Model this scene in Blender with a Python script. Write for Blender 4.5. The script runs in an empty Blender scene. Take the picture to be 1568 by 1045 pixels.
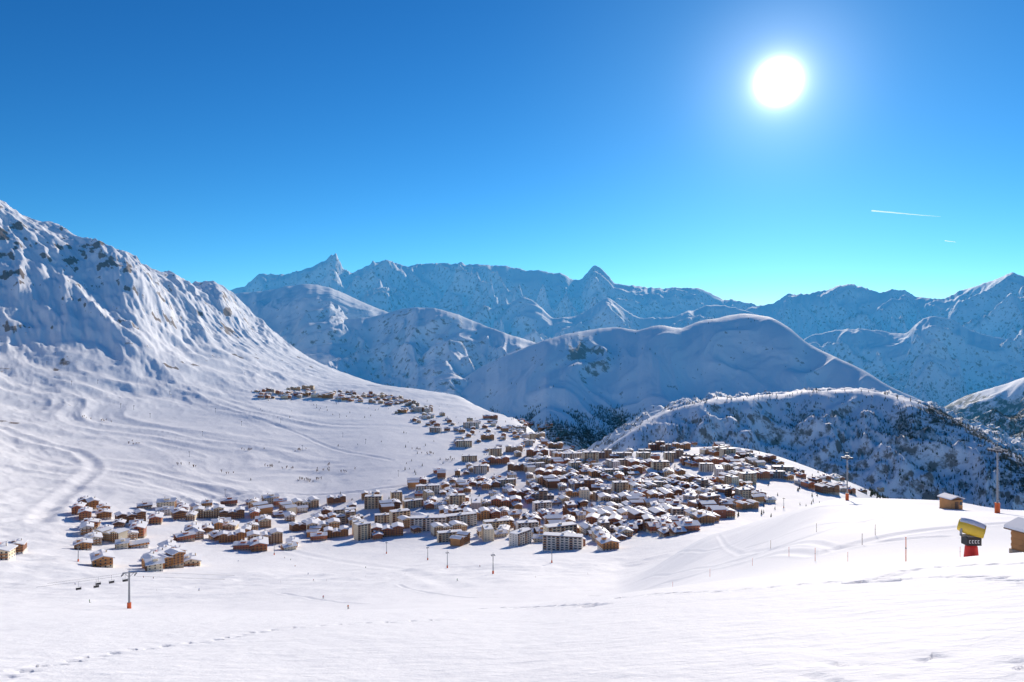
import bpy, bmesh, math, random, time
import numpy as np
from mathutils import Vector, Matrix
T0=time.time()
rng=np.random.default_rng(7); random.seed(7)
F=1045.0; CX=784.0; CY=522.5
scene=bpy.context.scene
# ------------------------------------------------------------------ noise
_p=rng.permutation(256).astype(np.int32); PERM=np.concatenate([_p,_p])
_a=rng.random(256)*2*np.pi; GX=np.cos(_a).astype(np.float32); GY=np.sin(_a).astype(np.float32)
def gn(x,y,seed=0):
    x=np.asarray(x,np.float64)+seed*17.31; y=np.asarray(y,np.float64)+seed*9.77
    xf=np.floor(x); yf=np.floor(y)
    xi=xf.astype(np.int64)&255; yi=yf.astype(np.int64)&255
    fx=(x-xf).astype(np.float32); fy=(y-yf).astype(np.float32)
    u=fx*fx*fx*(fx*(fx*6-15)+10); v=fy*fy*fy*(fy*(fy*6-15)+10)
    x1=(xi+1)&255; y1=(yi+1)&255
    def g(a,b,dx,dy):
        h=PERM[PERM[a]+b]; return GX[h]*dx+GY[h]*dy
    n00=g(xi,yi,fx,fy); n10=g(x1,yi,fx-1,fy); n01=g(xi,y1,fx,fy-1); n11=g(x1,y1,fx-1,fy-1)
    a=n00+u*(n10-n00); b=n01+u*(n11-n01)
    return (a+v*(b-a))*1.5
def fbm(x,y,o=4,seed=0,g=0.5):
    s=0;a=1;t=0
    for i in range(o):
        s=s+a*gn(x,y,seed+i); t+=a; a*=g; x=x*2.03; y=y*2.03
    return s/t
def ridged(x,y,o=4,seed=0,g=0.5):
    s=0;a=1;t=0
    for i in range(o):
        s=s+a*(1-np.minimum(1,np.abs(gn(x,y,seed+i))*1.6)); t+=a; a*=g; x=x*2.03; y=y*2.03
    return s/t
def sstep(a,b,x):
    t=np.clip((x-a)/(b-a),0,1); return t*t*(3-2*t)
def pchip(xk,yk,x):
    xk=np.asarray(xk,float); yk=np.asarray(yk,float)
    h=np.diff(xk); dl=np.diff(yk)/h; m=np.zeros_like(yk)
    for i in range(1,len(xk)-1):
        if dl[i-1]*dl[i]>0: m[i]=2*dl[i-1]*dl[i]/(dl[i-1]+dl[i])
    m[0]=dl[0]; m[-1]=dl[-1]
    x=np.clip(x,xk[0],xk[-1]); i=np.clip(np.searchsorted(xk,x)-1,0,len(h)-1)
    t=(x-xk[i])/h[i]
    return ((2*t**3-3*t**2+1)*yk[i]+(t**3-2*t**2+t)*h[i]*m[i]+(-2*t**3+3*t**2)*yk[i+1]+(t**3-t**2)*h[i]*m[i+1])
# ------------------------------------------------------------------ terrain grid (polar, centred on the viewpoint hill)
tm=math.atan(0.86)
th_c=np.linspace(-tm,tm,1180)
side=np.linspace(tm,math.pi,34)[1:]
TH=np.concatenate([-side[::-1],th_c,side])
R=np.concatenate([[0.3,0.8,1.4],np.geomspace(2,60,420)[:-1],np.geomspace(60,3600,760)[:-1],np.geomspace(3600,15500,640)[:-1],np.geomspace(15500,45000,16)])
NR=len(R);NT=len(TH)
RR,TT=np.meshgrid(R,TH,indexing='ij')
X=RR*np.sin(TT); Y=RR*np.cos(TT)
cosc=np.maximum(np.cos(TH),0.66)
YE=RR*cosc[None,:]
rows=[60,100,140,200,300,450,650,850,1100,1400,1800,2300,2800,3400,4200,6000,9000,16000,45000]
tab={
-300:[945,950,945,925,880,820,745,665,570,470,370,300,250,230,260,380,600,580,560],
0:[942,958,962,952,930,900,858,815,765,710,638,540,420,312,345,450,600,580,560],
100:[942,958,962,952,932,903,864,825,778,725,660,570,460,357,385,470,600,580,560],
200:[942,960,965,955,935,905,870,835,790,737,675,600,500,396,430,500,620,590,560],
330:[942,960,965,955,935,905,875,848,802,747,685,625,570,510,438,490,620,590,560],
400:[942,960,965,955,932,903,876,849,806,751,690,632,590,548,496,540,620,590,560],
470:[942,958,962,950,930,900,878,850,810,757,695,640,604,575,546,600,640,590,560],
600:[940,952,955,940,920,895,875,850,803,748,690,645,615,592,600,680,640,590,560],
700:[937,948,950,936,916,890,868,845,800,745,690,650,622,606,650,710,640,590,560],
784:[934,942,940,930,910,885,862,840,797,742,692,655,640,690,740,720,640,590,560],
940:[918,922,922,915,898,880,858,825,778,725,692,730,780,790,780,720,640,590,560],
1100:[888,880,868,848,818,838,828,802,762,715,684,740,800,800,780,720,640,590,560],
1300:[852,812,787,765,790,828,830,805,772,745,738,800,820,800,780,720,640,590,560],
1440:[842,802,782,768,810,860,880,870,850,830,820,830,820,800,780,720,640,590,560],
1568:[835,800,783,786,840,900,960,980,970,940,890,830,800,770,740,690,640,590,560],
1900:[800,760,740,740,790,900,980,1000,970,940,890,830,800,770,740,690,640,590,560]}
pxs=sorted(tab); thk=np.array([math.atan((p-CX)/F) for p in pxs])
lr=np.log(rows)
E=np.zeros((len(pxs),NR))
for i,p in enumerate(pxs):
    E[i]=pchip(lr-math.log(math.cos(thk[i])),[(CY-v)/F for v in tab[p]],np.log(np.maximum(R,rows[0])))
EE=np.zeros((NR,NT))
for k in range(NR): EE[k]=pchip(thk,E[:,k],np.clip(TH,thk[0],thk[-1]))
Zt=EE*YE
hcam=1.7; rc=42.0
cp=[-300,0,300,540,780,900,1100,1300,1568,1900]; cv=[938,938,937,934,928,915,890,868,846,820]
Ec=pchip([math.atan((p-CX)/F) for p in cp],[(CY-v)/F for v in cv],np.clip(TH,thk[0],thk[-1]))
kk=hcam/rc**2; ss=-Ec-2*hcam/rc
Zn=-hcam-ss[None,:]*YE-kk*YE**2
b=sstep(45,95,YE)
Z=Zn*(1-b)+Zt*b
A=sstep(110,900,RR)
PX=CX+F*np.tan(np.clip(TT,-0.85,0.85))
village=sstep(90,250,PX)*(1-sstep(1250,1400,PX))*sstep(600,750,RR)*(1-sstep(2300,3000,RR))
lift=sstep(-130,120,Z)
hill=sstep(-260,-130,Z)*sstep(720,520,PX)*sstep(900,1300,RR)*(1-sstep(4500,6000,RR))
Z+=A*(1-0.75*village)*(10*fbm(X/260,Y/260,4,3)+2.4*fbm(X/48,Y/70,3,11))
wv=gn(X/900,Y/900,24)
ac=(X+Y)*.707+120*wv; al=(X-Y)*.707
gl=ridged(ac/360,al/1300,6,21,.5)
Z+=A*lift*(1-sstep(4500,6500,RR))*(130*(gl-0.64))
st=ridged(X/230+0.6*gn(X/400,Y/400,25),Y/170+0.6*gn(X/400,Y/400,26),5,27,.5)
Z+=hill*(18*(st-0.62))+hill*lift*4*fbm(X/60,Y/60,3,29)
rib=ridged((X*.35+Y*.94)/210+.8*gn(X/350,Y/350,36),(X*.94-Y*.35)/620,5,37,.5)
Z+=sstep(1000,1500,RR)*sstep(620,420,PX)*(1-sstep(3200,4000,RR))*11*(rib-.6)
Z+=sstep(60,140,RR)*(1-A*0.5)*0.7*fbm(X/28,Y/40,3,31)
Z+=sstep(250,600,RR)*(1-sstep(2500,3500,RR))*(1-village)*2.0*(ridged(X/60,Y/45,3,35)-.6)
Z+=(1-sstep(40,90,RR))*(0.10*fbm(X/7,Y/11,3,41)*sstep(2,9,RR)+0.02*fbm(X/0.9,Y/1.6,3,45))
layer=np.zeros_like(Z,dtype=np.int8)
# ------------------------------------------------------------------ ridges
def ridge(lid,pts,sf,sb,w,gul,gw,jag,L,seed,gg=.46):
    global Z,layer
    pp=np.array(pts,float); t=np.arctan((pp[:,0]-CX)/F)
    sel=np.where((TH>=t[0])&(TH<=t[-1]))[0]
    D=pchip(t,pp[:,2],TH[sel])/np.cos(TH[sel])
    e=pchip(t,(CY-pp[:,1])/F,TH[sel])
    Zc=e*D*np.cos(TH[sel])
    r0=np.searchsorted(R,max(300,D.min()-4500)); r1=np.searchsorted(R,D.max()+6000)
    sl=np.ix_(np.arange(r0,r1),sel)
    x=X[sl];y=Y[sl];rr=RR[sl]
    lat=(TH[sel]*D)[None,:]
    jg=jag*fbm(lat/(gw*0.40),0*lat+seed,6,seed,0.6)+jag*0.6*(ridged(lat/(gw*0.2),0*lat+seed+.5,3,seed+2)-.62)
    D2=D[None,:]+gw*.55*fbm(lat/(gw*.9),0*lat+seed+.3,3,seed+4)
    Zc=Zc[None,:]+jg+0*rr
    d=D2-rr
    ad=np.abs(d)
    wob=fbm(x/(gw*2.2),y/(gw*2.2),3,seed+5)
    prof=ad*ad/(ad+w)
    g=ridged((x+wob*gw*1.6)/gw,(y-0.45*x)/(gw*1.9),6,seed+9,gg)
    h=Zc-np.where(d>0,sf,sb)*prof*(1+0.35*wob)+gul*np.minimum(prof,L)*(g-0.72)
    m=h>Z[sl]
    Z[sl]=np.where(m,h,Z[sl]); layer[sl]=np.where(m,lid,layer[sl])
ridge(6,[(-400,430,12500),(200,455,12500),(300,470,12500),(350,446,12500),(375,438,12400),(400,422,12300),(440,417,12000),(480,405,11800),(498,398,11800),(508,391,11800),(520,402,11800),(532,416,11800),(550,410,11700),(572,401,11600),(590,397,11600),(606,400,11600),(622,408,11600),(650,405,11500),(682,401,11500),(720,408,11500),(770,408,11600),(820,414,11600),(860,419,11800),(885,428,12000),(900,418,12000),(912,408,12000),(926,419,12000),(942,434,12000),(985,440,12000),(1030,442,12000),(1050,439,12000),(1080,443,12200),(1110,457,12500),(1160,467,13000),(1220,470,13500),(1600,500,13500)],
      0.36,0.3,60,1.0,1250,70,1300,61)
ridge(7,[(1080,560,11500),(1150,472,11500),(1180,465,11500),(1210,452,11500),(1240,451,11500),(1270,443,11500),(1302,434,11300),(1325,442,11300),(1345,446,11300),(1385,444,11300),(1405,455,11300),(1430,459,11000),(1465,447,11000),(1500,437,10500),(1530,424,10300),(1548,418,10200),(1570,422,10200),(1640,405,10000),(1900,400,10000)],
      0.36,0.3,60,1.0,1100,66,1300,71)
ridge(5,[(600,600,9500),(660,520,9300),(735,486,9000),(775,468,8800),(803,455,8600),(826,468,8500),(850,488,8500),(880,484,8600),(905,470,8700),(930,459,8700),(950,470,8700),(975,484,8700),(1010,488,8800),(1060,476,9200),(1100,468,9500),(1150,480,9500),(1220,520,9800),(1300,600,9800)],
      0.36,0.35,70,1.0,800,30,900,81)
ridge(4,[(180,560,7400),(320,470,7400),(360,450,7400),(400,447,7300),(440,439,7200),(480,436,7100),(520,446,7000),(560,464,6900),(605,484,6800),(680,540,6700),(760,640,6700)],
      0.30,0.3,220,0.4,650,8,500,91)
ridge(8,[(1180,600,8600),(1240,515,8600),(1300,504,8500),(1350,507,8400),(1385,511,8200),(1405,494,8000),(1425,484,8000),(1450,487,8000),(1480,503,8000),(1520,515,7900),(1568,530,7800),(1650,540,7800),(1900,540,7800)],
      0.44,0.35,70,0.9,700,26,800,101)
ridge(3,[(400,600,5700),(450,518,5700),(490,500,5800),(525,490,5900),(560,487,5900),(590,480,5800),(620,473,5700),(650,471,5600),(690,478,5500),(730,493,5500),(775,511,5400),(812,522,5400),(880,560,5400),(960,640,5400)],
      0.46,0.35,110,0.65,520,8,450,111)
ridge(9,[(1360,680,5200),(1420,640,5100),(1470,612,5000),(1510,597,4900),(1545,587,4800),(1568,578,4700),(1640,552,4600),(1900,520,4600)],
      0.36,0.3,160,0.5,420,8,300,121)
ridge(2,[(640,640,4200),(700,590,4300),(740,562,4400),(790,538,4500),(840,519,4600),(900,506,4700),(940,501,4800),(975,506,4800),(1010,499,4800),(1040,503,4800),(1070,492,4800),(1100,487,4750),(1135,480,4700),(1175,485,4600),(1205,500,4500),(1235,524,4400),(1275,545,4200),(1320,566,4000),(1360,590,3800),(1420,618,3700),(1500,660,3600),(1600,720,3500)],
      0.50,0.25,200,0.40,640,7,330,131,.42)
ridge(1,[(860,760,2500),(900,710,2450),(950,672,2450),(1000,643,2500),(1045,622,2550),(1090,612,2600),(1150,607,2700),(1210,603,2750),(1260,598,2750),(1310,598,2700),(1360,606,2600),(1410,618,2500),(1450,638,2400),(1500,668,2250),(1540,692,2150),(1568,708,2100),(1650,740,2000),(1900,800,1800)],
      0.50,0.10,130,0.85,230,5,160,141,.55)
Z=np.maximum(Z,-900+0*Z)
def colE(px):
    th=math.atan((px-CX)/F); j=np.searchsorted(TH,th); t=(th-TH[j-1])/(TH[j]-TH[j-1])
    z=Z[:,j-1]*(1-t)+Z[:,j]*t; return th,z
def place(px,py,rmin=3.0):
    th,z=colE(px); e=z/(R*math.cos(th)); t=(CY-py)/F
    ok=np.where((e>=t)&(R>=rmin))[0]
    if len(ok)==0: return None
    i=ok[0]
    r=R[i]
    if i>0 and e[i-1]<t and R[i-1]>=rmin: r=R[i-1]+(R[i]-R[i-1])*(t-e[i-1])/(e[i]-e[i-1])
    return (r*math.sin(th),r*math.cos(th))
def hz(x,y):
    r=math.hypot(x,y); th=math.atan2(x,y)
    j=min(max(np.searchsorted(TH,th),1),NT-1); i=min(max(np.searchsorted(R,r),1),NR-1)
    a=(th-TH[j-1])/(TH[j]-TH[j-1]); b=(r-R[i-1])/(R[i]-R[i-1])
    return (Z[i-1,j-1]*(1-a)+Z[i-1,j]*a)*(1-b)+(Z[i,j-1]*(1-a)+Z[i,j]*a)*b
def polydist(pts,r0,r1):
    i0=np.searchsorted(R,r0); i1=np.searchsorted(R,r1)
    x=X[i0:i1];y=Y[i0:i1]
    best=np.full(x.shape,1e9); S=np.zeros(x.shape); SG=np.zeros(x.shape); acc=0
    for (ax,ay),(bx,by) in zip(pts[:-1],pts[1:]):
        L=math.hypot(bx-ax,by-ay)
        if L<1e-6: continue
        ux,uy=(bx-ax)/L,(by-ay)/L
        t=np.clip((x-ax)*ux+(y-ay)*uy,0,L)
        dx=x-ax-t*ux; dy=y-ay-t*uy; d=np.hypot(dx,dy)
        m=d<best; best=np.where(m,d,best); S=np.where(m,acc+t,S); SG=np.where(m,dx*uy-dy*ux,SG); acc+=L
    return i0,i1,best,S,SG
def smooth_poly(pts,n=8):
    p=np.array(pts); t=np.arange(len(p)); tt=np.linspace(0,len(p)-1,(len(p)-1)*n+1)
    return list(zip(pchip(t,p[:,0],tt),pchip(t,p[:,1],tt)))
tracks=[([(0,655),(60,678),(110,690),(145,715),(120,740),(85,770),(60,800)],12,2.4),
        ([(0,800),(150,775),(300,762),(450,757),(560,752),(700,735)],6,2.2),
        ([(190,590),(300,620),(420,650),(520,690),(600,705)],6,1.2),
        ([(0,625),(150,610),(300,590),(420,580)],7,2.5),
        ([(30,570),(180,590),(330,625),(500,650),(640,655)],6,1.6),
        ([(350,810),(600,870),(700,900)],7,0.5),
        ([(560,590),(640,602),(740,620),(780,640)],10,4.0),
        ([(600,580),(660,588),(740,602),(790,622)],8,4.0)]
for pts,w,dep in tracks:
    ww=[q for q in (place(a+0.01,c,120) for a,c in pts) if q]
    ww=smooth_poly(ww,5)
    i0,i1,d,S,SG=polydist(ww,300,3600)
    Z[i0:i1]+= -dep*np.exp(-(d/w)**2)+0.5*dep*np.exp(-((d-w*1.7)/(w*0.7))**2)
for pts,w,dep in [([(850,905),(1000,882),(1150,852),(1260,815),(1380,790)],.7,.14),([(900,912),(1050,885),(1250,850),(1420,812),(1560,800)],.8,.16),([(1100,820),(1160,845),(1280,842),(1450,822)],.6,.12),([(1000,868),(1080,845),(1200,795),(1290,775)],.7,.14),([(560,870),(620,900),(760,915),(900,905)],1.2,.3),([(300,880),(420,905),(560,925)],1.3,.3),([(1140,840),(1200,820),(1300,800),(1420,795)],.5,.1)]:
    ww=[q for q in (place(a+0.01,c,62) for a,c in pts) if q]
    ww=smooth_poly(ww,5); i0,i1,d,S,SG=polydist(ww,60,420)
    Z[i0:i1]+=-dep*np.exp(-(d/w)**2)+.4*dep*np.exp(-((d-w*1.8)/(w*.6))**2)
def prints(pxpts,dep,wd,step):
    ww=[q for q in (place(a+0.01,c,2.2) for a,c in pxpts) if q]
    ww=smooth_poly(ww,12)
    i0,i1,d,S,SG=polydist(ww,2,60)
    ph=S/step*2*math.pi
    sg=SG+0.12*np.where(np.sin(ph/2)>0,1,-1)
    cell=np.exp(-(sg/wd)**2)*np.clip(0.35+0.9*np.cos(ph),0,1.2)
    n=fbm(X[i0:i1]/0.4,Y[i0:i1]/0.4,2,77)
    Z[i0:i1]-=dep*cell*(1+0.9*n)*(d<1.5)
    Z[i0:i1]+=dep*0.25*np.exp(-((d-0.45)/0.2)**2)*(0.5+n)
prints([(-60,1050),(60,1022),(160,1003),(250,990),(330,980),(400,967),(470,960),(560,954),(680,950)],0.08,0.12,0.7)
prints([(1260,1040),(1320,1015),(1400,1008),(1500,1012),(1600,1020)],0.03,0.14,0.9)
prints([(760,931),(840,929),(905,926)],0.2,0.35,1.2)
prints([(980,912),(1120,905),(1250,893),(1330,889),(1420,870),(1600,862)],0.14,0.28,0.9)
prints([(1380,888),(1480,882),(1600,893)],0.14,0.28,1.0)
print('heights',time.time()-T0)
# ------------------------------------------------------------------ masks
dzr=np.gradient(Z,axis=0)/np.gradient(R)[:,None]
dzt=np.gradient(Z,axis=1)/(np.gradient(TH)[None,:]*RR)
slope=np.hypot(dzr,dzt)
n1=fbm(X/300,Y/420,4,151); n2=fbm(X/90,Y/130,3,161)
far=layer>0
rock=np.where(far,sstep(0.70,1.3,slope+0.3*n1+0.15*n2)*0.48,0)
rock=np.where(layer==2,sstep(0.65,1.0,slope+0.4*n1)*0.35+0.50*np.exp(-((PX-880)/75)**2)*sstep(4800,4550,RR)*sstep(3900,4350,RR)*(0.6+n1),rock)
rock=np.where(layer==1,sstep(0.35,0.9,slope+0.5*n2)*0.58,rock)
rock=np.where(layer==3,sstep(0.5,1.0,slope+0.4*n1)*0.48,rock)
crag=sstep(120,330,Z)*sstep(330,100,PX)*sstep(0.0,0.45,n1*.5+0.8*n2+0.25*(slope-.5))
band=lift*sstep(0.75,1.2,slope+.4*n2)
strat=np.exp(-((Z+75+30*n2)/22)**2)*sstep(-.05,0.4,n2+0.6*n1)*(PX<620)*sstep(1200,1500,RR)
strat2=sstep(0.42,0.55,n2+0.25*n1+.25*(slope-.3))*sstep(600,900,RR)*0.55*(1-village)
rock=np.where(layer==0,np.clip(band*0.42+crag*.62+strat*0.60+strat2,0,1)*sstep(500,900,RR),rock)
forest=np.zeros_like(Z)
nf=fbm(X/160,Y/240,4,171)
forest=np.where(layer==2,sstep(-350,-500,Z+150*nf)*(RR>3000)*.8,forest)
forest=np.where(layer==1,np.clip(0.0+sstep(1200,1480,PX)*0.5+0.9*nf,0,.75)*sstep(-215,-250,Z),forest)
forest=np.where(layer==9,sstep(-300,-420,Z+150*nf)*0.8,forest)
forest=np.where((layer==8)|(layer==7),sstep(-250,-450,Z+250*nf)*0.6,forest)
forest=np.where((layer==0)&(RR>2300)&(Z<-420),0.6,forest)
forest=np.where((layer==0)&(PX>1350)&(RR>500),0.45,forest)
forest=np.clip(forest,0,1)
painted_haze=1-np.exp(-np.maximum(Y-1500,0)/15500.0)  # amount of painted haze, rising with world distance along the view axis
# ------------------------------------------------------------------ materials
def newmat(name):
    m=bpy.data.materials.new(name); m.use_nodes=True; nt=m.node_tree; nt.nodes.clear()
    o=nt.nodes.new('ShaderNodeOutputMaterial'); p=nt.nodes.new('ShaderNodeBsdfPrincipled')
    nt.links.new(p.outputs[0],o.inputs[0]); return m,nt,p,o
def simple(name,col,rough=0.7,var=0.25,scale=1.5,metal=0.0,objvar=0.0):
    m,nt,p,o=newmat(name)
    p.inputs['Roughness'].default_value=rough; p.inputs['Metallic'].default_value=metal
    tc=nt.nodes.new('ShaderNodeTexCoord'); n=nt.nodes.new('ShaderNodeTexNoise'); n.inputs['Scale'].default_value=scale
    n.inputs['Detail'].default_value=3
    nt.links.new(tc.outputs['Object'],n.inputs['Vector'])
    mr=nt.nodes.new('ShaderNodeMapRange'); mr.inputs['To Min'].default_value=1-var; mr.inputs['To Max'].default_value=1+var
    nt.links.new(n.outputs['Fac'],mr.inputs['Value'])
    h=nt.nodes.new('ShaderNodeHueSaturation'); h.inputs['Color'].default_value=(*col,1)
    if objvar:
        oi=nt.nodes.new('ShaderNodeObjectInfo'); m2=nt.nodes.new('ShaderNodeMapRange')
        m2.inputs['To Min'].default_value=1-objvar; m2.inputs['To Max'].default_value=1+objvar
        nt.links.new(oi.outputs['Random'],m2.inputs['Value'])
        mu=nt.nodes.new('ShaderNodeMath'); mu.operation='MULTIPLY'
        nt.links.new(mr.outputs[0],mu.inputs[0]); nt.links.new(m2.outputs[0],mu.inputs[1]); nt.links.new(mu.outputs[0],h.inputs['Value'])
    else: nt.links.new(mr.outputs[0],h.inputs['Value'])
    nt.links.new(h.outputs[0],p.inputs['Base Color'])
    return m
def terrain_mat():
    m,nt,p,o=newmat('snow_rock_painted_haze')
    N=nt.nodes.new; L=nt.links.new
    geo=N('ShaderNodeNewGeometry')
    def att(n):
        a=N('ShaderNodeAttribute'); a.attribute_name=n; return a.outputs['Fac']
    def noise(scale,detail=5,rough=0.6,vec=None):
        n=N('ShaderNodeTexNoise'); n.inputs['Scale'].default_value=scale; n.inputs['Detail'].default_value=detail; n.inputs['Roughness'].default_value=rough
        L(vec or geo.outputs['Position'],n.inputs['Vector']); return n.outputs['Fac']
    def math_(op,a,b):
        q=N('ShaderNodeMath'); q.operation=op
        for i,v in enumerate((a,b)):
            if isinstance(v,(int,float)): q.inputs[i].default_value=v
            else: L(v,q.inputs[i])
        return q.outputs[0]
    def mrange(v,a,b,c=0,d=1):
        q=N('ShaderNodeMapRange'); q.interpolation_type='SMOOTHSTEP'
        q.inputs['From Min'].default_value=a;q.inputs['From Max'].default_value=b;q.inputs['To Min'].default_value=c;q.inputs['To Max'].default_value=d
        L(v,q.inputs['Value']); return q.outputs[0]
    def mix(f,a,b):
        q=N('ShaderNodeMix'); q.data_type='RGBA'
        L(f,q.inputs['Factor'])
        for k,v in ((6,a),(7,b)):
            if isinstance(v,tuple): q.inputs[k].default_value=(*v,1)
            else: L(v,q.inputs[k])
        return q.outputs[2]
    fine=noise(0.02,7,0.66)
    rk=mrange(math_('ADD',att('rock'),math_('MULTIPLY',math_('SUBTRACT',fine,0.5),2.0)),0.5,0.78)
    fo=mrange(math_('SUBTRACT',att('forest'),math_('MULTIPLY',math_('SUBTRACT',fine,0.5),2.2)),0.6,0.9)
    rc_=mix(fine,(0.15,0.11,0.09),(0.32,0.26,0.21))
    snow=mix(fine,(0.88,0.885,0.895),(0.93,0.93,0.935))
    c=mix(rk,snow,rc_)
    c=mix(fo,c,(0.06,0.06,0.045))
    L(c,p.inputs['Base Color'])
    p.inputs['Roughness'].default_value=0.75
    p.inputs['Specular IOR Level'].default_value=0.1
    b1=N('ShaderNodeBump'); b1.inputs['Strength'].default_value=0.4; b1.inputs['Distance'].default_value=6.0
    L(math_('MULTIPLY',fine,mrange(att('mid'),0,1)),b1.inputs['Height'])
    b2=N('ShaderNodeBump'); b2.inputs['Strength'].default_value=0.6; b2.inputs['Distance'].default_value=0.14
    mp=N('ShaderNodeMapping'); mp.inputs['Scale'].default_value=(1,1.5,1); L(geo.outputs['Position'],mp.inputs['Vector'])
    L(math_('MULTIPLY',noise(1.3,6,0.64,mp.outputs[0]),math_('SUBTRACT',1.0,att('mid'))),b2.inputs['Height'])
    L(b1.outputs[0],b2.inputs['Normal']); L(b2.outputs[0],p.inputs['Normal'])
    em=N('ShaderNodeEmission'); em.inputs['Color'].default_value=(0.065,0.36,0.74,1); em.inputs['Strength'].default_value=0.92  # haze painted on: blue emission mixed into the far slopes' surface
    ms=N('ShaderNodeMixShader'); L(att('painted_haze'),ms.inputs[0]); L(p.outputs[0],ms.inputs[1]); L(em.outputs[0],ms.inputs[2]); L(ms.outputs[0],o.inputs[0])
    return m
def mesh_np(name,V,Q,mat,attrs=None,smooth=True):
    me=bpy.data.meshes.new(name); n=len(Q); k=Q.shape[1]
    me.vertices.add(len(V)); me.vertices.foreach_set('co',V.astype(np.float32).ravel())
    me.loops.add(n*k); me.loops.foreach_set('vertex_index',Q.astype(np.int32).ravel())
    me.polygons.add(n); me.polygons.foreach_set('loop_start',np.arange(0,n*k,k,dtype=np.int32))
    if smooth: me.polygons.foreach_set('use_smooth',np.ones(n,bool))
    me.update(calc_edges=True)
    for a,v in (attrs or {}).items():
        at=me.attributes.new(a,'FLOAT','POINT'); at.data.foreach_set('value',v.astype(np.float32).ravel())
    me.materials.append(mat)
    ob=bpy.data.objects.new(name,me); scene.collection.objects.link(ob); return ob
idx=np.arange(NR*NT).reshape(NR,NT)
a_=idx[:-1,:-1];b_=idx[:-1,1:];c_=idx[1:,1:];d_=idx[1:,:-1]
Q=np.stack([a_,b_,c_,d_],-1).reshape(-1,4)[:, ::-1]
V=np.stack([X,Y,Z],-1).reshape(-1,3)
mid=sstep(70,500,RR)
mesh_np('snow_mountain_terrain',V,Q,terrain_mat(),{'rock':rock,'forest':forest,'painted_haze':painted_haze,'mid':mid})
print('terrain',time.time()-T0)
# ------------------------------------------------------------------ mesh builder
class MB:
    def __init__(s): s.v=[];s.f=[];s.m=[]
    def quadbox(s,pts,mat):
        o=len(s.v); s.v+=pts
        for f in ((0,3,2,1),(4,5,6,7),(0,1,5,4),(1,2,6,5),(2,3,7,6),(3,0,4,7)):
            s.f.append(tuple(o+i for i in f)); s.m.append(mat)
    def box(s,x0,x1,y0,y1,z0,z1,mat):
        s.quadbox([(x0,y0,z0),(x1,y0,z0),(x1,y1,z0),(x0,y1,z0),(x0,y0,z1),(x1,y0,z1),(x1,y1,z1),(x0,y1,z1)],mat)
    def prism(s,w,y0,y1,z0,z1,mat):
        o=len(s.v); s.v+=[(-w,y0,z0),(w,y0,z0),(0,y0,z1),(-w,y1,z0),(w,y1,z0),(0,y1,z1)]
        for f in ((0,1,2),(3,5,4),(0,3,4,1),(1,4,5,2),(2,5,3,0)): s.f.append(tuple(o+i for i in f)); s.m.append(mat)
    def slab(s,xa,za,xb,zb,y0,y1,t,mat):
        s.quadbox([(xa,y0,za),(xb,y0,zb),(xb,y1,zb),(xa,y1,za),(xa,y0,za+t),(xb,y0,zb+t),(xb,y1,zb+t),(xa,y1,za+t)],mat)
    def tube(s,p,q,r0,r1,mat,n=8,cap=True):
        p=Vector(p);q=Vector(q);d=(q-p).normalized(); a=d.orthogonal().normalized(); b=d.cross(a); o=len(s.v)
        for c,r in ((p,r0),(q,r1)):
            for i in range(n):
                t=2*math.pi*i/n; s.v.append(tuple(c+(a*math.cos(t)+b*math.sin(t))*r))
        for i in range(n): s.f.append((o+i,o+(i+1)%n,o+n+(i+1)%n,o+n+i)); s.m.append(mat)
        if cap:
            s.f.append(tuple(o+i for i in reversed(range(n)))); s.m.append(mat)
            s.f.append(tuple(o+n+i for i in range(n))); s.m.append(mat)
    def mesh(s,name,mats,smooth=False):
        me=bpy.data.meshes.new(name); me.from_pydata(s.v,[],s.f); 
        for m in mats: me.materials.append(m)
        me.polygons.foreach_set('material_index',s.m)
        if smooth: me.polygons.foreach_set('use_smooth',[True]*len(s.f))
        bm=bmesh.new(); bm.from_mesh(me); bmesh.ops.recalc_face_normals(bm,faces=bm.faces); bm.to_mesh(me); bm.free()
        me.update(); return me
def put(name,me,x,y,z,rot=0,sc=1):
    ob=bpy.data.objects.new(name,me); scene.collection.objects.link(ob)
    ob.location=(x,y,z); ob.rotation_euler=(0,0,rot); ob.scale=(sc,sc,sc) if not isinstance(sc,tuple) else sc; return ob
M_snow=simple('roof_snow',(0.91,0.91,0.92),0.7,0.03,0.5)
M_dwood=simple('dark_larch',(0.28,0.12,0.055),0.7,0.3,0.8,objvar=0.35)
M_owood=simple('honey_larch',(0.66,0.31,0.11),0.7,0.25,0.8,objvar=0.3)
M_rwood=simple('red_brown_cladding',(0.52,0.17,0.08),0.7,0.25,0.8,objvar=0.3)
M_stone=simple('stone_wall',(0.50,0.40,0.30),0.85,0.3,2.5,objvar=0.2)
M_cream=simple('cream_render',(0.88,0.73,0.50),0.8,0.08,0.6,objvar=0.1)
M_white=simple('white_render',(0.90,0.82,0.70),0.8,0.05,0.6,objvar=0.06)
M_grey=simple('grey_concrete',(0.60,0.52,0.43),0.8,0.15,0.6,objvar=0.2)
M_glass=simple('window_glass',(0.06,0.075,0.10),0.15,0.3,0.3)
M_rail=simple('balcony_wood',(0.50,0.23,0.09),0.7,0.25,1)
M_eave=simple('roof_boards',(0.22,0.12,0.07),0.8,0.2,1)
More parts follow.
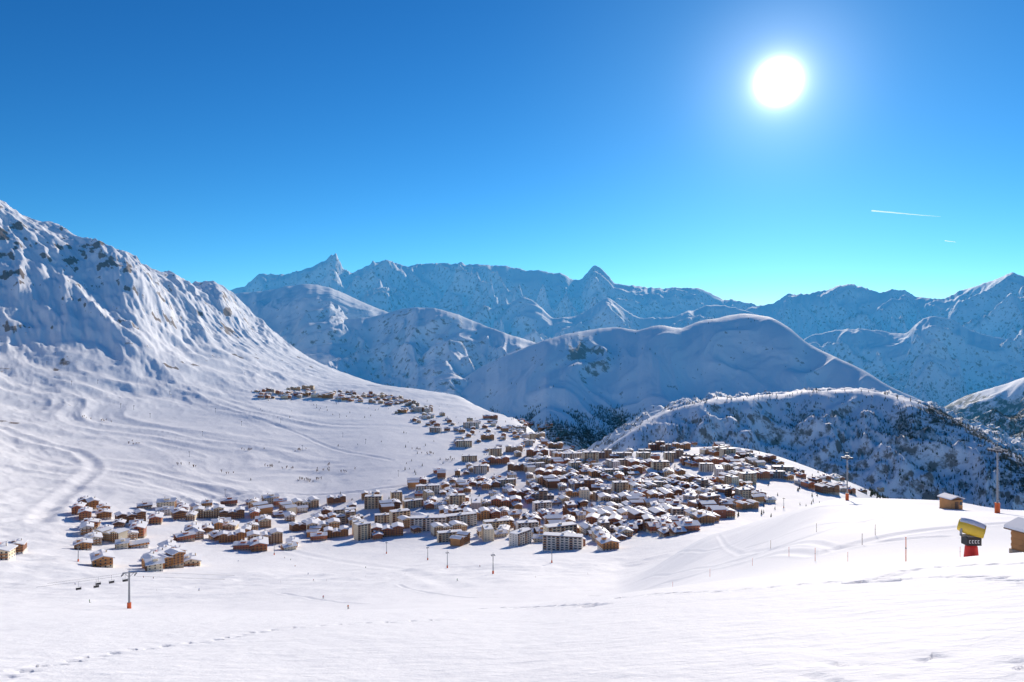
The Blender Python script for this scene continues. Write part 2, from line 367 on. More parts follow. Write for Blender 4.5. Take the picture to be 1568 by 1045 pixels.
def chalet(w,d,fl,wall,base,pitch=0.3):
    b=MB(); h=fl*2.7; g=2.7
    b.box(-w/2,w/2,-d/2,d/2,-5,g,2)
    b.box(-w/2+.05,w/2-.05,-d/2+.05,d/2-.05,g,h,1)
    zr=h+w/2*pitch
    b.prism(w/2-.05,-d/2+.05,d/2-.05,h,zr-.05,1)
    ov=1.3; ze=h-ov*pitch; ts=random.uniform(.55,.9)
    for sx in (-1,1):
        b.slab(0,zr,sx*(w/2+ov),ze,-d/2-1.4,d/2+1.4,0.2,5)
        b.slab(0,zr+.203,sx*(w/2+ov+.03),ze+.203-.03*pitch,-d/2-1.45,d/2+1.45,ts,0)
    b.box(w*.18,w*.18+1.1,d*.1,d*.1+1.1,h,zr+2.0,2); b.box(w*.18-.1,w*.18+1.2,d*.1-.1,d*.1+1.2,zr+2.0,zr+2.5,0)
    if w>13:
        b.box(-w*.36,-w*.16,-d*.18,d*.12,h,h+w*.24,1); b.box(-w*.39,-w*.13,-d*.2,d*.14,h+w*.24,h+w*.24+.7,0)
    nx=max(2,int(w/3.2)); ny=max(2,int(d/3.5))
    for s in (-1,1):
        for f in range(fl):
            z=f*2.7+0.9
            for i in range(nx):
                x=-w/2+(i+.5)*w/nx
                y=s*(d/2); b.box(x-.6,x+.6,min(y,y+s*.06),max(y,y+s*.06),z,z+1.3,3)
            for i in range(ny):
                y=-d/2+(i+.5)*d/ny; x=s*(w/2); b.box(min(x,x+s*.06),max(x,x+s*.06),y-.55,y+.55,z,z+1.25,3)
            if f>0:
                ya,yb=sorted((s*d/2,s*(d/2+1.2)))
                b.box(-w/2+.4,w/2-.4,ya,yb,f*2.7-.15,f*2.7+.05,4)
                yc=s*(d/2+1.15); b.box(-w/2+.4,w/2-.4,min(yc,yc+s*.08),max(yc,yc+s*.08),f*2.7+.05,f*2.7+.9,4)
    for s in (-1,1):
        y=s*d/2; b.box(-.7,.7,min(y,y+s*.05),max(y,y+s*.05),h+.2,h+min(1.3,w*pitch*.25),3)
    b.box(-w/2+1.0,-w/2+2.1,-d/2-.09,-d/2+.0,0,2.1,4)
    return b.mesh('chalet_mesh',[M_snow,wall,base,M_glass,M_rail,M_eave])
def block(w,d,fl,wall,stepped=False):
    b=MB(); 
    parts=[(-w/2,w/2,fl)] if not stepped else [(-w/2,-w/6,fl-1),(-w/6,w/5,fl+1),(w/5,w/2,fl-2)]
    for k,(x0,x1,f_) in enumerate(parts):
        h=f_*2.8; dd=d/2-(0.3*k)
        b.box(x0,x1,-dd,dd,-6,h,1)
        b.box(x0+.01,x1-.01,-dd-.25,-dd-.003,h-.5,h+.4,5); b.box(x0+.01,x1-.01,dd+.003,dd+.25,h-.5,h+.4,5)
        b.box(x0+.1,x1-.1,-dd+.02,dd-.02,h+.003,h+1.0,0)
        b.box((x0+x1)/2-1.5,(x0+x1)/2+1.5,-1.5,1.5,h+1.0,h+2.8,1); b.box((x0+x1)/2-1.6,(x0+x1)/2+1.6,-1.6,1.6,h+2.8,h+3.3,0)
        n=max(2,int((x1-x0)/5.0)); ww=(x1-x0)/n
        for s in (-1,1):
            for f in range(f_):
                z=f*2.8
                for i in range(n):
                    x=x0+(i+.5)*ww; y=s*dd
                    b.box(x-ww*.3,x+ww*.3,min(y,y+s*.05),max(y,y+s*.05),z+.6,z+2.2,3)
                    b.box(x-ww/2,x-ww/2+.3,min(y,y+s*1.1),max(y,y+s*1.1),z+.1,z+2.7,1)
                    if f>0:
                        yc=s*(dd+1.02); b.box(x-ww*.42,x+ww*.42,min(yc,yc+s*.08),max(yc,yc+s*.08),z+.08,z+.95,4 if i%3==0 else 1)
                if f>0:
                    ya,yb=sorted((s*dd,s*(dd+1.1))); b.box(x0+.2,x1-.02,ya,yb,z-.08,z+.08,1)
        m_=int(d/4)
        for s,xx in ((-1,x0),(1,x1)):
            for f in range(f_):
                for i in range(m_):
                    y=-dd+(i+.5)*2*dd/m_; b.box(min(xx,xx+s*.04),max(xx,xx+s*.04),y-.5,y+.5,f*2.8+.9,f*2.8+2.1,3)
    return b.mesh('block_mesh',[M_snow,wall,M_stone,M_glass,M_rail,M_eave])
def hotel(w,d,fl,wall):
    b=MB(); n=3; seg=w/n
    for k in range(n):
        h=(fl-(k%2))*2.8; cx=-w/2+(k+.5)*seg; dk=d-(k%2)*2.5
        v0=len(b.v)
        b.box(-seg/2,seg/2,-dk/2,dk/2,-6,3,2); b.box(-seg/2+.05,seg/2-.05,-dk/2+.05,dk/2-.05,3,h,1)
        zr=h+seg/2*.28; b.prism(seg/2-.05,-dk/2+.05,dk/2-.05,h,zr-.05,1)
        for sx in (-1,1):
            b.slab(0,zr+.02*k,sx*(seg/2+.9),h-.25+.02*k,-dk/2-1.4,dk/2+1.4,.2,5)
            b.slab(0,zr+.203+.02*k,sx*(seg/2+.92),h-.25+.2+.02*k,-dk/2-1.44,dk/2+1.44,.8,0)
        nn=int(seg/3.2)
        for s in (-1,1):
            for f in range(fl-(k%2)):
                for i in range(nn):
                    x=-seg/2+(i+.5)*seg/nn; y=s*dk/2
                    b.box(x-.8,x+.8,min(y,y+s*.06),max(y,y+s*.06),f*2.8+.6,f*2.8+2.2,3)
                if f>0:
                    ya,yb=sorted((s*dk/2,s*(dk/2+1.2))); b.box(-seg/2+.5,seg/2-.5,ya,yb,f*2.8-.1,f*2.8+.08,4)
                    yc=s*(dk/2+1.16); b.box(-seg/2+.5,seg/2-.5,min(yc,yc+s*.08),max(yc,yc+s*.08),f*2.8+.08,f*2.8+.95,4)
        for i in range(v0,len(b.v)):
            q=b.v[i]; b.v[i]=(q[0]+cx,q[1],q[2])
    return b.mesh('hotel_mesh',[M_snow,wall,M_stone,M_glass,M_rail,M_eave])
walls=[M_dwood,M_rwood,M_owood,M_cream,M_owood,M_rwood,M_dwood,M_white,M_cream]
CH=[chalet(random.uniform(11,18),random.uniform(12,22),random.choice([2,3,3,4]),walls[i%9],random.choice([M_stone,M_cream,M_white]),random.uniform(.24,.36)) for i in range(18)]
HO=[hotel(random.uniform(32,48),random.uniform(16,20),random.choice([4,4,5]),[M_owood,M_cream,M_cream,M_dwood,M_owood,M_rwood][i]) for i in range(6)]
BL=[block(46,13,6,M_white),block(34,13,5,M_grey),block(28,14,7,M_cream),block(50,14,6,M_dwood,True),block(40,14,5,M_stone,True),block(20,14,8,M_cream),block(38,13,5,M_cream),block(30,13,6,M_white)]
occ=[]
def try_build(x,y,kind,rot,sc=1.0,dens=.68):
    rad={'chalet':10.5,'hotel':18,'block':18}[kind]*sc
    for (a,c,r) in occ:
        if (a-x)**2+(c-y)**2<((r+rad)*dens)**2: return False
    occ.append((x,y,rad))
    me=random.choice({'chalet':CH,'hotel':HO,'block':BL}[kind])
    put({'chalet':'ski_chalet','hotel':'chalet_hotel','block':'apartment_block'}[kind],me,x,y,hz(x,y)+0.3,rot,sc); return True
def inpoly(x,y,P):
    c=False;n=len(P)
    for i in range(n):
        x1,y1=P[i];x2,y2=P[(i+1)%n]
        if (y1>y)!=(y2>y) and x<(x2-x1)*(y-y1)/(y2-y1)+x1: c=not c
    return c
for px,py,k,rot,me,s_ in [(656,812,'block',0.08,BL[0],1.15),(862,842,'block',-0.2,BL[0],1.0),(555,826,'block',0.6,BL[5],1),(797,834,'block',0.9,BL[7],1),(572,778,'block',0.1,BL[2],1.1),(607,772,'block',0.3,BL[5],1),
                    (655,757,'block',0.2,BL[0],1),(760,812,'block',0.3,BL[6],1),(515,822,'hotel',0.3,HO[0],1),(528,792,'block',0.3,BL[6],1),
                    (1085,785,'block',0.5,BL[3],1.2),(1058,780,'block',1.1,BL[4],1.2),(1108,770,'block',0.7,BL[3],1.1),(1075,750,'block',0.3,BL[4],1),(860,702,'hotel',.3,HO[1],1),(950,785,'hotel',0.2,HO[2],1.1),
                    (200,800,'hotel',0.7,HO[3],1),(250,870,'hotel',.9,HO[4],.9),(170,828,'hotel',-0.25,HO[1],.9),(1010,690,'block',0,BL[3],1.1),(985,707,'block',.2,BL[2],1),(1040,702,'block',-.2,BL[4],1.1),(1170,708,'hotel',.1,HO[5],1),
                    (705,834,'hotel',1.2,HO[4],.85),(590,800,'block',0.2,BL[6],.9),(460,812,'hotel',.7,HO[3],.8),(925,808,'hotel',-.3,HO[5],1.0),(355,830,'hotel',.4,HO[4],.9),(1120,720,'hotel',.1,HO[2],1),
                    (775,745,'block',.3,BL[6],1),(735,725,'block',.2,BL[7],1),(880,760,'hotel',.1,HO[0],.9),(830,785,'block',.3,BL[7],1),(985,755,'hotel',.2,HO[1],1),(700,775,'block',.2,BL[2],1),(940,730,'block',.1,BL[6],1),(820,720,'block',.3,BL[0],.9)]:
    q=place(px,py,250)
    if q:
        occ.append((q[0],q[1],19*s_))
        put('apartment_block' if k=='block' else 'chalet_hotel',me,q[0],q[1],hz(*q)+.3,rot,s_)
regions=[([(120,775),(250,765),(300,775),(345,820),(300,845),(290,880),(250,880),(150,870),(110,825)],44,(0.85,.15,.0),.5,1.15),
 ([(300,775),(440,768),(500,785),(500,835),(390,850),(340,830)],34,(.78,.2,.02),.4,1.15),
 ([(480,775),(620,745),(700,790),(720,835),(560,825),(480,830)],26,(.5,.25,.25),.3,1.0),
 ([(620,750),(720,700),(800,690),(850,720),(980,820),(930,842),(820,830),(720,832),(690,800)],150,(.70,.18,.12),.15,1.05),
 ([(800,690),(960,700),(1060,730),(1120,790),(1030,825),(980,822),(860,730)],170,(.72,.18,.10),.1,1.05),
 ([(640,640),(700,640),(860,672),(900,695),(800,700),(700,690)],60,(.72,.18,.10),.1,1.0),
 ([(600,622),(650,620),(700,640),(660,655),(610,640)],26,(.75,.15,.10),.1,1.0),
 ([(390,600),(470,596),(600,605),(640,618),(600,622),(500,612),(400,611)],90,(.82,.18,.0),.1,1.05),
 ([(960,690),(1080,680),(1200,715),(1210,735),(1130,735),(1050,720),(970,712)],65,(.6,.2,.2),.1,1.0),
 ([(1200,715),(1350,750),(1345,762),(1250,755),(1200,740)],24,(.9,.1,.0),.2,.9),
 ([(1050,735),(1150,735),(1180,770),(1100,795)],30,(.6,.3,.1),.3,.9),
 ([(0,840),(45,838),(50,855),(0,858)],3,(1,0,0),.3,1.0),
 ([(740,640),(850,650),(830,672),(760,665)],20,(.8,.2,0),.2,1.0)]
for P,n,pr,rb,sc in regions:
    xs=[p[0] for p in P]; ys=[p[1] for p in P]; c=0;t=0
    while c<n and t<n*22:
        t+=1; px=random.uniform(min(xs),max(xs)); py=random.uniform(min(ys),max(ys))
        if not inpoly(px,py,P): continue
        q=place(px,py,250)
        if not q: continue
        k=random.choices(['chalet','hotel','block'],pr)[0]
        rot=rb+random.gauss(0,.14)+random.choice([0,0,0,math.pi/2])
        if try_build(q[0],q[1],k,rot,sc*random.uniform(.85,1.15)): c+=1
print('village',len(occ),time.time()-T0)
# ------------------------------------------------------------------ conifers
M_fol=simple('conifer_needles',(0.05,0.065,0.035),0.9,0.5,0.08)
M_twig=simple('bare_twigs',(0.20,0.12,0.075),0.9,0.3,1)
def conifer(h,seed):
    rd=random.Random(seed); v=[];f=[]
    nt=7
    for k in range(nt):
        z0=h*(0.08+0.8*k/nt); z1=z0+h*0.24; r=h*0.17*(1-k/nt)**.8+h*.02; n=7; o=len(v)
        for i in range(n):
            a=2*math.pi*(i+rd.random()*.5)/n; rr=r*rd.uniform(.5,1.2); v.append((math.cos(a)*rr,math.sin(a)*rr,z0-h*.03*rd.random()))
        v.append((rd.uniform(-.02,.02)*h,rd.uniform(-.02,.02)*h,min(z1,h)))
        for i in range(n): f.append((o+i,o+(i+1)%n,o+n))
    return np.array(v),np.array(f)
prot=[conifer(9,s) for s in range(4)]
def forest_obj(name,pts,hs,mat):
    VV=[];FF=[];o=0
    for (x,y,z),s in zip(pts,hs):
        v,f=random.choice(prot); a=random.random()*6.28; ca,sa=math.cos(a),math.sin(a)
        w=np.empty_like(v); w[:,0]=(v[:,0]*ca-v[:,1]*sa)*s+x; w[:,1]=(v[:,0]*sa+v[:,1]*ca)*s+y; w[:,2]=v[:,2]*s+z
        VV.append(w);FF.append(f+o);o+=len(v)
    return mesh_np(name,np.concatenate(VV),np.concatenate(FF),mat,smooth=False)
def scatter(mask,n):
    area=np.gradient(R)[:,None]*RR*np.gradient(TH)[None,:]
    core=(np.abs(TT)<tm)
    w=(mask*area*core).ravel(); w=w/w.sum()
    ii=rng.choice(len(w),n,p=w)
    Xf=X.ravel()[ii];Yf=Y.ravel()[ii];Zf=Z.ravel()[ii]
    return np.stack([Xf,Yf,Zf-.3],1)
m1=np.where(layer==1,(0.04+forest**1.3),0)*(RR<3000)
p=scatter(m1,4600); forest_obj('conifer_forest_on_rocky_ridge',p,rng.uniform(.6,1.4,len(p)),M_fol)
m2=np.where((layer==2),forest**1.4+0.0008,0)*(RR<4900)*(PX<1300)
p=scatter(m2,5600); forest_obj('conifer_forest_in_gorge',p,rng.uniform(.9,1.8,len(p)),M_fol)
m3=np.where(((layer==0)&(RR>500)&(PX>1330)&(RR<2600))|((layer==0)&(RR>2300)&(Z<-420)&(RR<4500)),1.0,0)
p=scatter(m3,2200); forest_obj('conifer_forest_on_valley_side',p,rng.uniform(.8,1.6,len(p)),M_fol)
m4=np.where(layer==9,forest,0)*(RR<5500)
p=scatter(m4,3000); forest_obj('conifer_forest_far_slope',p,rng.uniform(1.1,2.0,len(p)),M_fol)
pts=[]
while len(pts)<380:
    px=random.uniform(380,1350); py=random.uniform(600,800)
    q=place(px,py,400)
    if not q: continue
    if q[1]>2900: continue
    if px<620 and py>640 and random.random()<.85: continue
    if any((a-q[0])**2+(c-q[1])**2<(r*.8)**2 for a,c,r in occ): continue
    pts.append((q[0],q[1],hz(*q)-.2))
forest_obj('village_conifers',pts,np.random.default_rng(3).uniform(.5,1.0,len(pts)),M_fol)
def shrub(name,pxs_,seed):
    rd=random.Random(seed); b=MB()
    for px,py in pxs_:
        q=place(px,py,300)
        if not q: continue
        for _ in range(rd.randint(4,9)):
            x=q[0]+rd.gauss(0,9);y=q[1]+rd.gauss(0,9); z=hz(x,y); H=rd.uniform(5,9)
            b.tube((x,y,z-.3),(x,y,z+H*.5),.22,.14,0,5,False)
            for k in range(18):
                a=rd.random()*6.28; zz=z+H*rd.uniform(.15,.6); l=H*rd.uniform(.3,.5)
                b.tube((x,y,zz),(x+math.cos(a)*l*.6,y+math.sin(a)*l*.6,zz+l*rd.uniform(.5,1)),.2,.06,0,3,False)
    me=b.mesh(name,[M_twig]); put(name,me,0,0,0)
shrub('bare_shrubs',[(415,715),(455,735),(470,738),(495,720),(485,735),(530,722),(505,712),(440,718),(380,690),(460,690),(350,725),(300,715),(275,712),(640,690),(655,695),(690,705),(1230,700),(160,645),(200,680),(130,640)],5)
# ------------------------------------------------------------------ lift pylons
M_steel=simple('galvanised_steel',(0.30,0.31,0.33),0.5,0.15,2,metal=0.3)
M_orange=simple('orange_safety_pad',(0.80,0.14,0.03),0.6,0.1,3)
M_black=simple('black_rubber',(0.03,0.03,0.035),0.6,0.2,3)
M_yellow=simple('yellow_paint',(0.88,0.60,0.06),0.45,0.08,2)
M_red=simple('red_padding',(0.80,0.035,0.025),0.6,0.12,2)
def pylon(h,arm,pad=True,rad=.38):
    b=MB(); b.tube((0,0,-2),(0,0,h),rad,rad*.62,0,10)
    b.box(-arm,arm,-.16,.16,h-.2,h+.12,0)
    for s in (-1,1):
        b.box(s*arm-.1,s*arm+.1,-1.3,1.3,h-.5,h-.28,0)
        for k in range(5):
            y=-1.1+k*.55; b.tube((s*arm-.1,y,h-.62),(s*arm+.1,y,h-.62),.2,.2,2,8)
        b.tube((0,0,h-1.5),(s*arm*.7,0,h-.2),.07,.07,0,6)
    b.tube((0,0,h),(0,0,h+1.0),.06,.06,0,6); b.box(-.5,.5,-.05,.05,h+.9,h+1.0,0)
    for k in range(int(h/.5)): b.box(-.2,.2,-rad-.08,-rad-.02,k*.5,k*.5+.05,0)
    if pad: b.tube((0,0,-.5),(0,0,1.9),rad+.24,rad+.22,1,12)
    return b.mesh('pylon_mesh',[M_steel,M_orange,M_black])
PY=pylon(11.5,1.9); PY2=pylon(9,1.2,False,.26); PY3=pylon(12,.7,True,.2); PY4=pylon(12,1.0,True,.34)
def putp(name,me,px,py,rot=0,sc=1,rmin=100):
    q=place(px,py,rmin)
    if q: 
        put(name,me,q[0],q[1],hz(*q),rot,sc); return (q[0],q[1],hz(*q))
LS=1.45
L1=putp('chairlift_pylon',PY,198,932,.25,LS)
for px,py in [(755,879),(845,862),(685,870),(655,858),(592,848),(1200,778),(610,800),(120,860),(420,850)]: putp('chairlift_pylon',PY4,px,py,.3,1.2)
for r_,px in ((185,1297),(125,1527)):
    th=math.atan((px-CX)/F); y=r_; x=y*math.tan(th); put('chairlift_pylon',PY3,x,y,hz(x,y),.35,1.0)
lines=[[(72,560),(110,590),(185,625),(205,628),(262,610),(330,632),(430,648),(525,670)],[(150,588),(310,668),(370,652),(463,690)],[(260,605),(415,560),(375,575)],[(40,515),(85,545),(230,640),(290,700),(345,760)],[(480,600),(520,640),(560,680),(610,730)]]
for ln in lines:
    for px,py in ln: putp('ski_tow_pylon',PY2,px,py,.2,1.45)
def chair():
    b=MB(); b.tube((0,0,0),(0,0,-2.4),.05,.05,0,6); b.tube((-1.1,0,-2.4),(1.1,0,-2.4),.05,.05,0,6)
    for s in (-1.1,1.1): b.tube((s,0,-2.4),(s,0,-3.7),.05,.05,0,6); b.tube((s,0,-3.2),(s,-.6,-3.2),.04,.04,0,6)
    b.box(-1.1,1.1,-.6,0,-3.75,-3.62,1); b.box(-1.1,1.1,.0,.1,-3.6,-2.9,1)
    return b.mesh('chair_mesh',[M_steel,M_black])
CHM=chair()
if L1:
    top=Vector(L1)+Vector((0,0,11.1*LS)); dirv=Vector((-0.93,0.37,0)).normalized()
    P0=top-dirv*60+Vector((0,0,6))
    q=Vector((top.x+dirv.x*60,top.y+dirv.y*60,0)); q.z=hz(q.x,q.y)+9
    b=MB()
    perp=Vector((dirv.y,-dirv.x,0))*1.9*LS
    for s in (-1,1): b.tube(P0+perp*s,top+perp*s,.035,.035,0,5,False); b.tube(top+perp*s,q+perp*s,.035,.035,0,5,False)
    put('lift_cable',b.mesh('lift_cable',[M_black]),0,0,0)
    for t,s in ((.1,1),(.25,1),(.4,1),(.3,-1),(.5,-1)):
        c=top.lerp(q,t)+perp*s; put('lift_chair',CHM,c.x,c.y,c.z,.6)
# ------------------------------------------------------------------ snow cannon
def snow_cannon():
    em=bpy.data.objects.new('snow_cannon',None); scene.collection.objects.link(em)
    def part(nm,b,mats,sm=False):
        ob=bpy.data.objects.new(nm,b.mesh(nm,mats,sm)); scene.collection.objects.link(ob); ob.parent=em
    b=MB()
    b.tube((0,0,-.6),(0,0,.15),.58,.56,0,20); b.tube((0,0,.15),(0,0,1.0),.56,.48,0,20); b.tube((0,0,1.0),(0,0,1.12),.48,.40,0,20)
    part('base_padding',b,[M_red])
    b=MB()
    b.tube((0,0,1.1),(0,0,1.9),.28,.26,0,14); b.box(-.62,.62,-.42,.42,1.15,1.85,0); part('control_cabinet',b,[M_black])
    b=MB()
    for k in range(4):
        x0=-.47+.25*k; b.box(x0,x0+.05,-.425,-.422,1.36,1.64,0); b.box(x0+.052,x0+.15,-.425,-.422,1.59,1.64,0); b.box(x0+.052,x0+.15,-.425,-.422,1.36,1.41,0)
    part('label_plate',b,[M_snow])
    b=MB(); b.box(-.5,.5,-.3,.3,1.85,1.95,0)
    for s in (-1,1): b.box(s*.9-.04,s*.9+.04,-.12,.12,1.9,2.6,0)
    b.box(-.94,.94,-.12,.12,1.95,2.03,0); part('yoke',b,[M_steel])
    b=MB(); d=Vector((.80,-.56,-.22)).normalized(); c=Vector((0,0,2.6))
    prof=[(-1.0,.40),(-.95,.52),(-.6,.62),(-.1,.66),(.4,.62),(.95,.56),(1.0,.60)]
    a=d.orthogonal().normalized(); e=d.cross(a); n=28; o=len(b.v)
    full=[(t,r) for t,r in prof]+[(t,r-.05) for t,r in reversed(prof)]
    for t,r in full:
        for i in range(n):
            w=2*math.pi*i/n; b.v.append(tuple(c+d*t+(a*math.cos(w)+e*math.sin(w))*r))
    for k in range(len(full)-1):
        for i in range(n):
            b.f.append((o+k*n+i,o+k*n+(i+1)%n,o+(k+1)*n+(i+1)%n,o+(k+1)*n+i)); b.m.append(0 if k<len(prof)-1 else 1)
    part('fan_barrel',b,[M_yellow,M_steel],True)
    b=MB(); b.tube(c+d*.2,c+d*1.03,.22,.16,0,14)
    for i in range(12):
        w=2*math.pi*i/12; p1=c+d*.7; p2=p1+(a*math.cos(w)+e*math.sin(w))*.52; b.tube(p1,p2,.025,.025,0,5)
    b.tube(c-d*.9,c-d*.86,.46,.46,1,20)
    part('fan_hub_and_vanes',b,[M_steel,M_black])
    b=MB(); m=10
    up=Vector((0,0,1)); sd=d.cross(up).normalized(); u2=sd.cross(d).normalized()
    for t,r in prof[1:-1]:
        for i in range(m+1):
            w=-0.9+1.8*i/m; th_=.09*math.cos(w*1.6)+.012; b.v.append(tuple(c+d*t*.97+(sd*math.sin(w)+u2*math.cos(w))*(r+th_)))
    for k in range(len(prof)-3):
        for i in range(m): o=k*(m+1)+i; b.f.append((o,o+1,o+m+2,o+m+1)); b.m.append(0)
    part('snow_cap',b,[M_snow],True)
    return em
def at(px,yd):
    x=yd*(px-CX)/F; return x,yd,hz(x,yd)
x,y,z=at(1487,57); e=snow_cannon(); e.location=(x,y,z); e.scale=(.95,.95,.95)
def hut(name,px,yd,w,d,h,rot,wall):
    em=bpy.data.objects.new(name,None); scene.collection.objects.link(em)
    x,y,z=at(px,yd); em.location=(x,y,z); em.rotation_euler=(0,0,rot)
    def part(nm,b,mats):
        ob=bpy.data.objects.new(nm,b.mesh(nm,mats)); scene.collection.objects.link(ob); ob.parent=em
    b=MB(); n=int(h/.22)
    for k in range(n): b.box(-w/2-(k%2)*.02,w/2+(k%2)*.02,-d/2-(k%2)*.02,d/2+(k%2)*.02,k*.22-.0,k*.22+.215,0)
    b.box(-w/2-.1,w/2+.1,-d/2-.1,d/2+.1,-1.5,-.002,1); part('log_walls',b,[wall,M_stone])
    b=MB()
    for s in (-1,1): b.slab(0,h+w*.16,s*(w/2+.35),h-.10,-d/2-.35,d/2+.35,.08,0); b.slab(0,h+w*.16+.083,s*(w/2+.33),h-.01,-d/2-.33,d/2+.33,.22,1)
    b.prism(w/2-.05,-d/2+.05,d/2-.05,h-.04,h+w*.16-.02,0); part('roof',b,[M_eave,M_snow])
    b=MB(); b.box(-.4,.4,-d/2-.09,-d/2-.03,0.0,min(1.9,h-.2),0); b.box(w*.25,w*.25+.6,-d/2-.09,-d/2-.03,h*.45,h*.75,1); part('door_and_window',b,[M_eave,M_glass])
hut('log_cabin',1590,52,2.4,2.4,1.6,.3,M_owood)
hut('lift_operator_hut',1456,150,3.0,3.0,2.4,.2,M_owood)
def pole(h,mat):
    b=MB(); b.tube((0,0,-.4),(0,0,h),.035,.03,0,8); b.tube((0,0,h),(0,0,h+.06),.05,.03,0,8); b.tube((0,0,h*.55),(0,0,h*.6),.045,.045,1,8)
    return b.mesh('marker_pole_mesh',[mat,M_black])
PO=pole(1.9,M_orange); PO2=pole(1.5,M_dwood)
for px,yd,s in [(1387,58,1.1),(1248,75,.75),(1298,70,.5),(1208,85,.6),(1087,100,.6),(1152,90,.5),(1470,48,.4),(1030,110,.5)]:
    x,y,z=at(px,yd); put('piste_marker_pole',PO,x,y,z,0,s)
for px,py in [(1320,835),(1340,820),(1250,815),(1180,840),(620,880),(560,884),(500,890),(430,892),(820,885),(900,880),(300,900),(240,905)]: putp('piste_marker_pole',PO2,px,py,0,.9,70)
# ------------------------------------------------------------------ skiers
M_skin=simple('skin',(0.5,0.3,0.22),.6,.05)
def skier_mesh(jc,seed):
    J=[(0,0,.95),(0,.02,1.2),(0,.06,1.42),(0,.08,1.52),(0,.1,1.66),
       (.2,.06,1.40),(.3,.16,1.15),(.32,.36,1.05),(-.2,.06,1.40),(-.3,.16,1.15),(-.32,.36,1.05),
       (.12,.0,.9),(.14,.14,.52),(.13,.0,.1),(.13,.14,.06),(-.12,.0,.9),(-.14,.14,.52),(-.13,.0,.1),(-.13,.14,.06)]
    Ed=[(0,1),(1,2),(2,3),(3,4),(2,5),(5,6),(6,7),(2,8),(8,9),(9,10),(0,11),(11,12),(12,13),(13,14),(0,15),(15,16),(16,17),(17,18)]
    Rd=[.17,.16,.19,.07,.12,.09,.065,.05,.09,.065,.05,.11,.085,.07,.06,.11,.085,.07,.06]
    me=bpy.data.meshes.new('sk'); me.from_pydata(J,Ed,[]); ob=bpy.data.objects.new('sk',me); scene.collection.objects.link(ob)
    md=ob.modifiers.new('s','SKIN'); 
    for i,r in enumerate(Rd): me.skin_vertices[0].data[i].radius=(r,r)
    me.skin_vertices[0].data[0].use_root=True
    ob.modifiers.new('u','SUBSURF').levels=1
    dg=bpy.context.evaluated_depsgraph_get(); m2=bpy.data.meshes.new_from_object(ob.evaluated_get(dg)); bpy.data.objects.remove(ob)
    m2.materials.clear()
    for m in (jc,M_black,M_skin,M_steel): m2.materials.append(m)
    bm=bmesh.new(); bm.from_mesh(m2)
    for f in bm.faces:
        c=f.calc_center_median(); f.smooth=True
        f.material_index=1 if c.z<.95 else (2 if 1.52<c.z<1.64 and c.y>.1 else (1 if c.z>1.6 or c.y>.36 else 0))
    def bx(x0,x1,y0,y1,z0,z1,mi):
        g=bmesh.ops.create_cube(bm,size=1,matrix=Matrix.Translation(((x0+x1)/2,(y0+y1)/2,(z0+z1)/2))@Matrix.Diagonal((x1-x0,y1-y0,z1-z0,1)))
        for v in g['verts']:
            for f in v.link_faces: f.material_index=mi
    for s in (-1,1):
        bx(s*.13-.05,s*.13+.05,-.7,1.0,0,.03,1)
        bmesh.ops.create_cone(bm,cap_ends=True,segments=6,radius1=.015,radius2=.015,depth=1.2,matrix=Matrix.Translation((s*.36,.1,.55))@Matrix.Rotation(.5,4,'X'))
    bm.to_mesh(m2); bm.free(); return m2
jk=[simple('ski_jacket_orange',(0.7,0.2,0.04),.7,.1),simple('ski_jacket_red',(0.55,0.04,0.04),.7,.1),simple('ski_jacket_blue',(0.05,0.12,0.4),.7,.1),simple('ski_jacket_green',(0.1,0.35,0.1),.7,.1)]
SK=[skier_mesh(j,i) for i,j in enumerate(jk)]
for i,(px,py) in enumerate([(533,933),(495,917),(472,880),(445,858),(452,868),(436,855),(115,896),(137,923),(235,886),(220,885),(365,860),(700,890),(735,868),(480,890),(305,905),(560,870)]):
    q=place(px,py,120)
    if q: put('skier',SK[i%4],q[0],q[1],hz(*q)+.02,random.uniform(-1,3),1.0)
# ------------------------------------------------------------------ contrail
M_con,nt,p_,o_=newmat('glowing_contrail_vapour'); p_.inputs['Base Color'].default_value=(.95,.95,.95,1)
p_.inputs['Alpha'].default_value=.6; p_.inputs['Emission Color'].default_value=(.8,.9,1,1); p_.inputs['Emission Strength'].default_value=.6  # vapour brightness painted in as its own emission
def sky_pt(px,py,y): return Vector(((px-CX)/F*y,y,(CY-py)/F*y))
b=MB(); b.tube(sky_pt(1335,323,30000),sky_pt(1412,330,31500),32,12,0,8); b.tube(sky_pt(1412,330,31500),sky_pt(1440,332,32000),12,4,0,8)
put('contrail',b.mesh('contrail',[M_con]),0,0,0)
b=MB(); b.tube(sky_pt(1447,369,32000),sky_pt(1463,371,32500),22,10,0,8); put('contrail',b.mesh('contrail',[M_con]),0,0,0)
# ------------------------------------------------------------------ sun, sky, camera
sd=Vector(((1192-CX)/F,1,(CY-126)/F)).normalized()
elev=math.asin(sd.z); az=math.atan2(sd.x,sd.y)
ld=bpy.data.lights.new('sun','SUN'); ld.energy=5.0; ld.angle=math.radians(.5); ld.color=(1.0,.88,.74)
lo=bpy.data.objects.new('sun',ld); scene.collection.objects.link(lo); lo.rotation_euler=(-sd).to_track_quat('-Z','Y').to_euler()
w=bpy.data.worlds.new('World'); scene.world=w; w.use_nodes=True; nt=w.node_tree; nt.nodes.clear(); N=nt.nodes.new; L=nt.links.new
out=N('ShaderNodeOutputWorld'); bg=N('ShaderNodeBackground'); bg.inputs['Strength'].default_value=0.13
sky=N('ShaderNodeTexSky'); sky.sky_type='NISHITA'; sky.sun_disc=False; sky.sun_elevation=elev; sky.sun_rotation=az
sky.altitude=2100; sky.air_density=1.0; sky.dust_density=0.2; sky.ozone_density=2.0
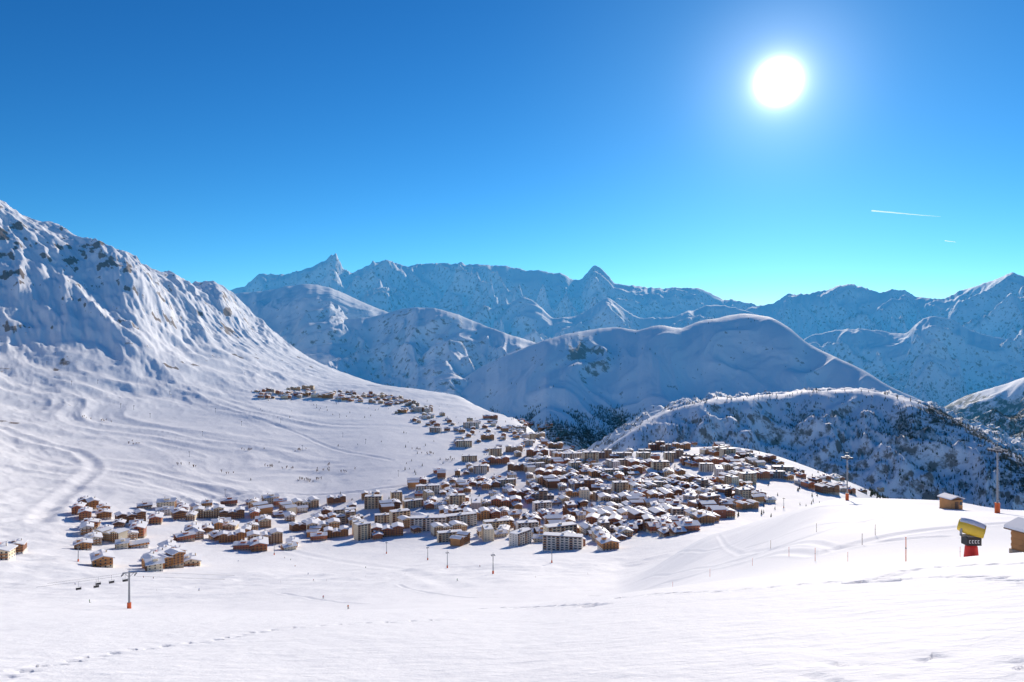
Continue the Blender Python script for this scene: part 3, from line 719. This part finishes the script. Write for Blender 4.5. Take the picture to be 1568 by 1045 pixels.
sep=N('ShaderNodeSeparateColor'); L(sky.outputs[0],sep.inputs[0]); cmb=N('ShaderNodeCombineColor')
for i,(g_,k_) in enumerate(((1.75,.42),(1.30,.80),(1.12,1.02))):
    a1=N('ShaderNodeMath'); a1.operation='MULTIPLY'; a1.inputs[1].default_value=.13; L(sep.outputs[i],a1.inputs[0])
    a2=N('ShaderNodeMath'); a2.operation='POWER'; a2.inputs[1].default_value=g_; L(a1.outputs[0],a2.inputs[0])
    a3=N('ShaderNodeMath'); a3.operation='MULTIPLY'; a3.inputs[1].default_value=k_/.13; L(a2.outputs[0],a3.inputs[0]); L(a3.outputs[0],cmb.inputs[i])
acc=cmb.outputs[0]
tc=N('ShaderNodeTexCoord'); vm=N('ShaderNodeVectorMath'); vm.operation='DOT_PRODUCT'; vm.inputs[1].default_value=sd; 
nz=N('ShaderNodeVectorMath'); nz.operation='NORMALIZE'; L(tc.outputs['Generated'],nz.inputs[0]); L(nz.outputs[0],vm.inputs[0])
mx=N('ShaderNodeMath'); mx.operation='MAXIMUM'; mx.inputs[1].default_value=0; L(vm.outputs['Value'],mx.inputs[0])
for pw,amp,col in ((10000,200,(1,1,1)),(2200,9,(1,1,1)),(300,2.4,(.85,.95,1)),(40,.6,(.6,.9,1))):
    pn=N('ShaderNodeMath'); pn.operation='POWER'; pn.inputs[1].default_value=pw; L(mx.outputs[0],pn.inputs[0])
    sc=N('ShaderNodeVectorMath'); sc.operation='SCALE'; sc.inputs[0].default_value=tuple(c*amp for c in col); L(pn.outputs[0],sc.inputs['Scale'])
    ad=N('ShaderNodeVectorMath'); ad.operation='ADD'; L(acc,ad.inputs[0]); L(sc.outputs[0],ad.inputs[1]); acc=ad.outputs[0]
L(acc,bg.inputs['Color']); L(bg.outputs[0],out.inputs[0])
cam=bpy.data.cameras.new('camera'); cam.lens=24.0; cam.sensor_width=36; cam.clip_start=.1; cam.clip_end=100000
co=bpy.data.objects.new('camera',cam); scene.collection.objects.link(co); co.location=(0,0,0); co.rotation_euler=(math.pi/2,0,0); scene.camera=co
scene.view_settings.view_transform='Standard'; scene.view_settings.look='None'; scene.view_settings.exposure=0
print('done',time.time()-T0)
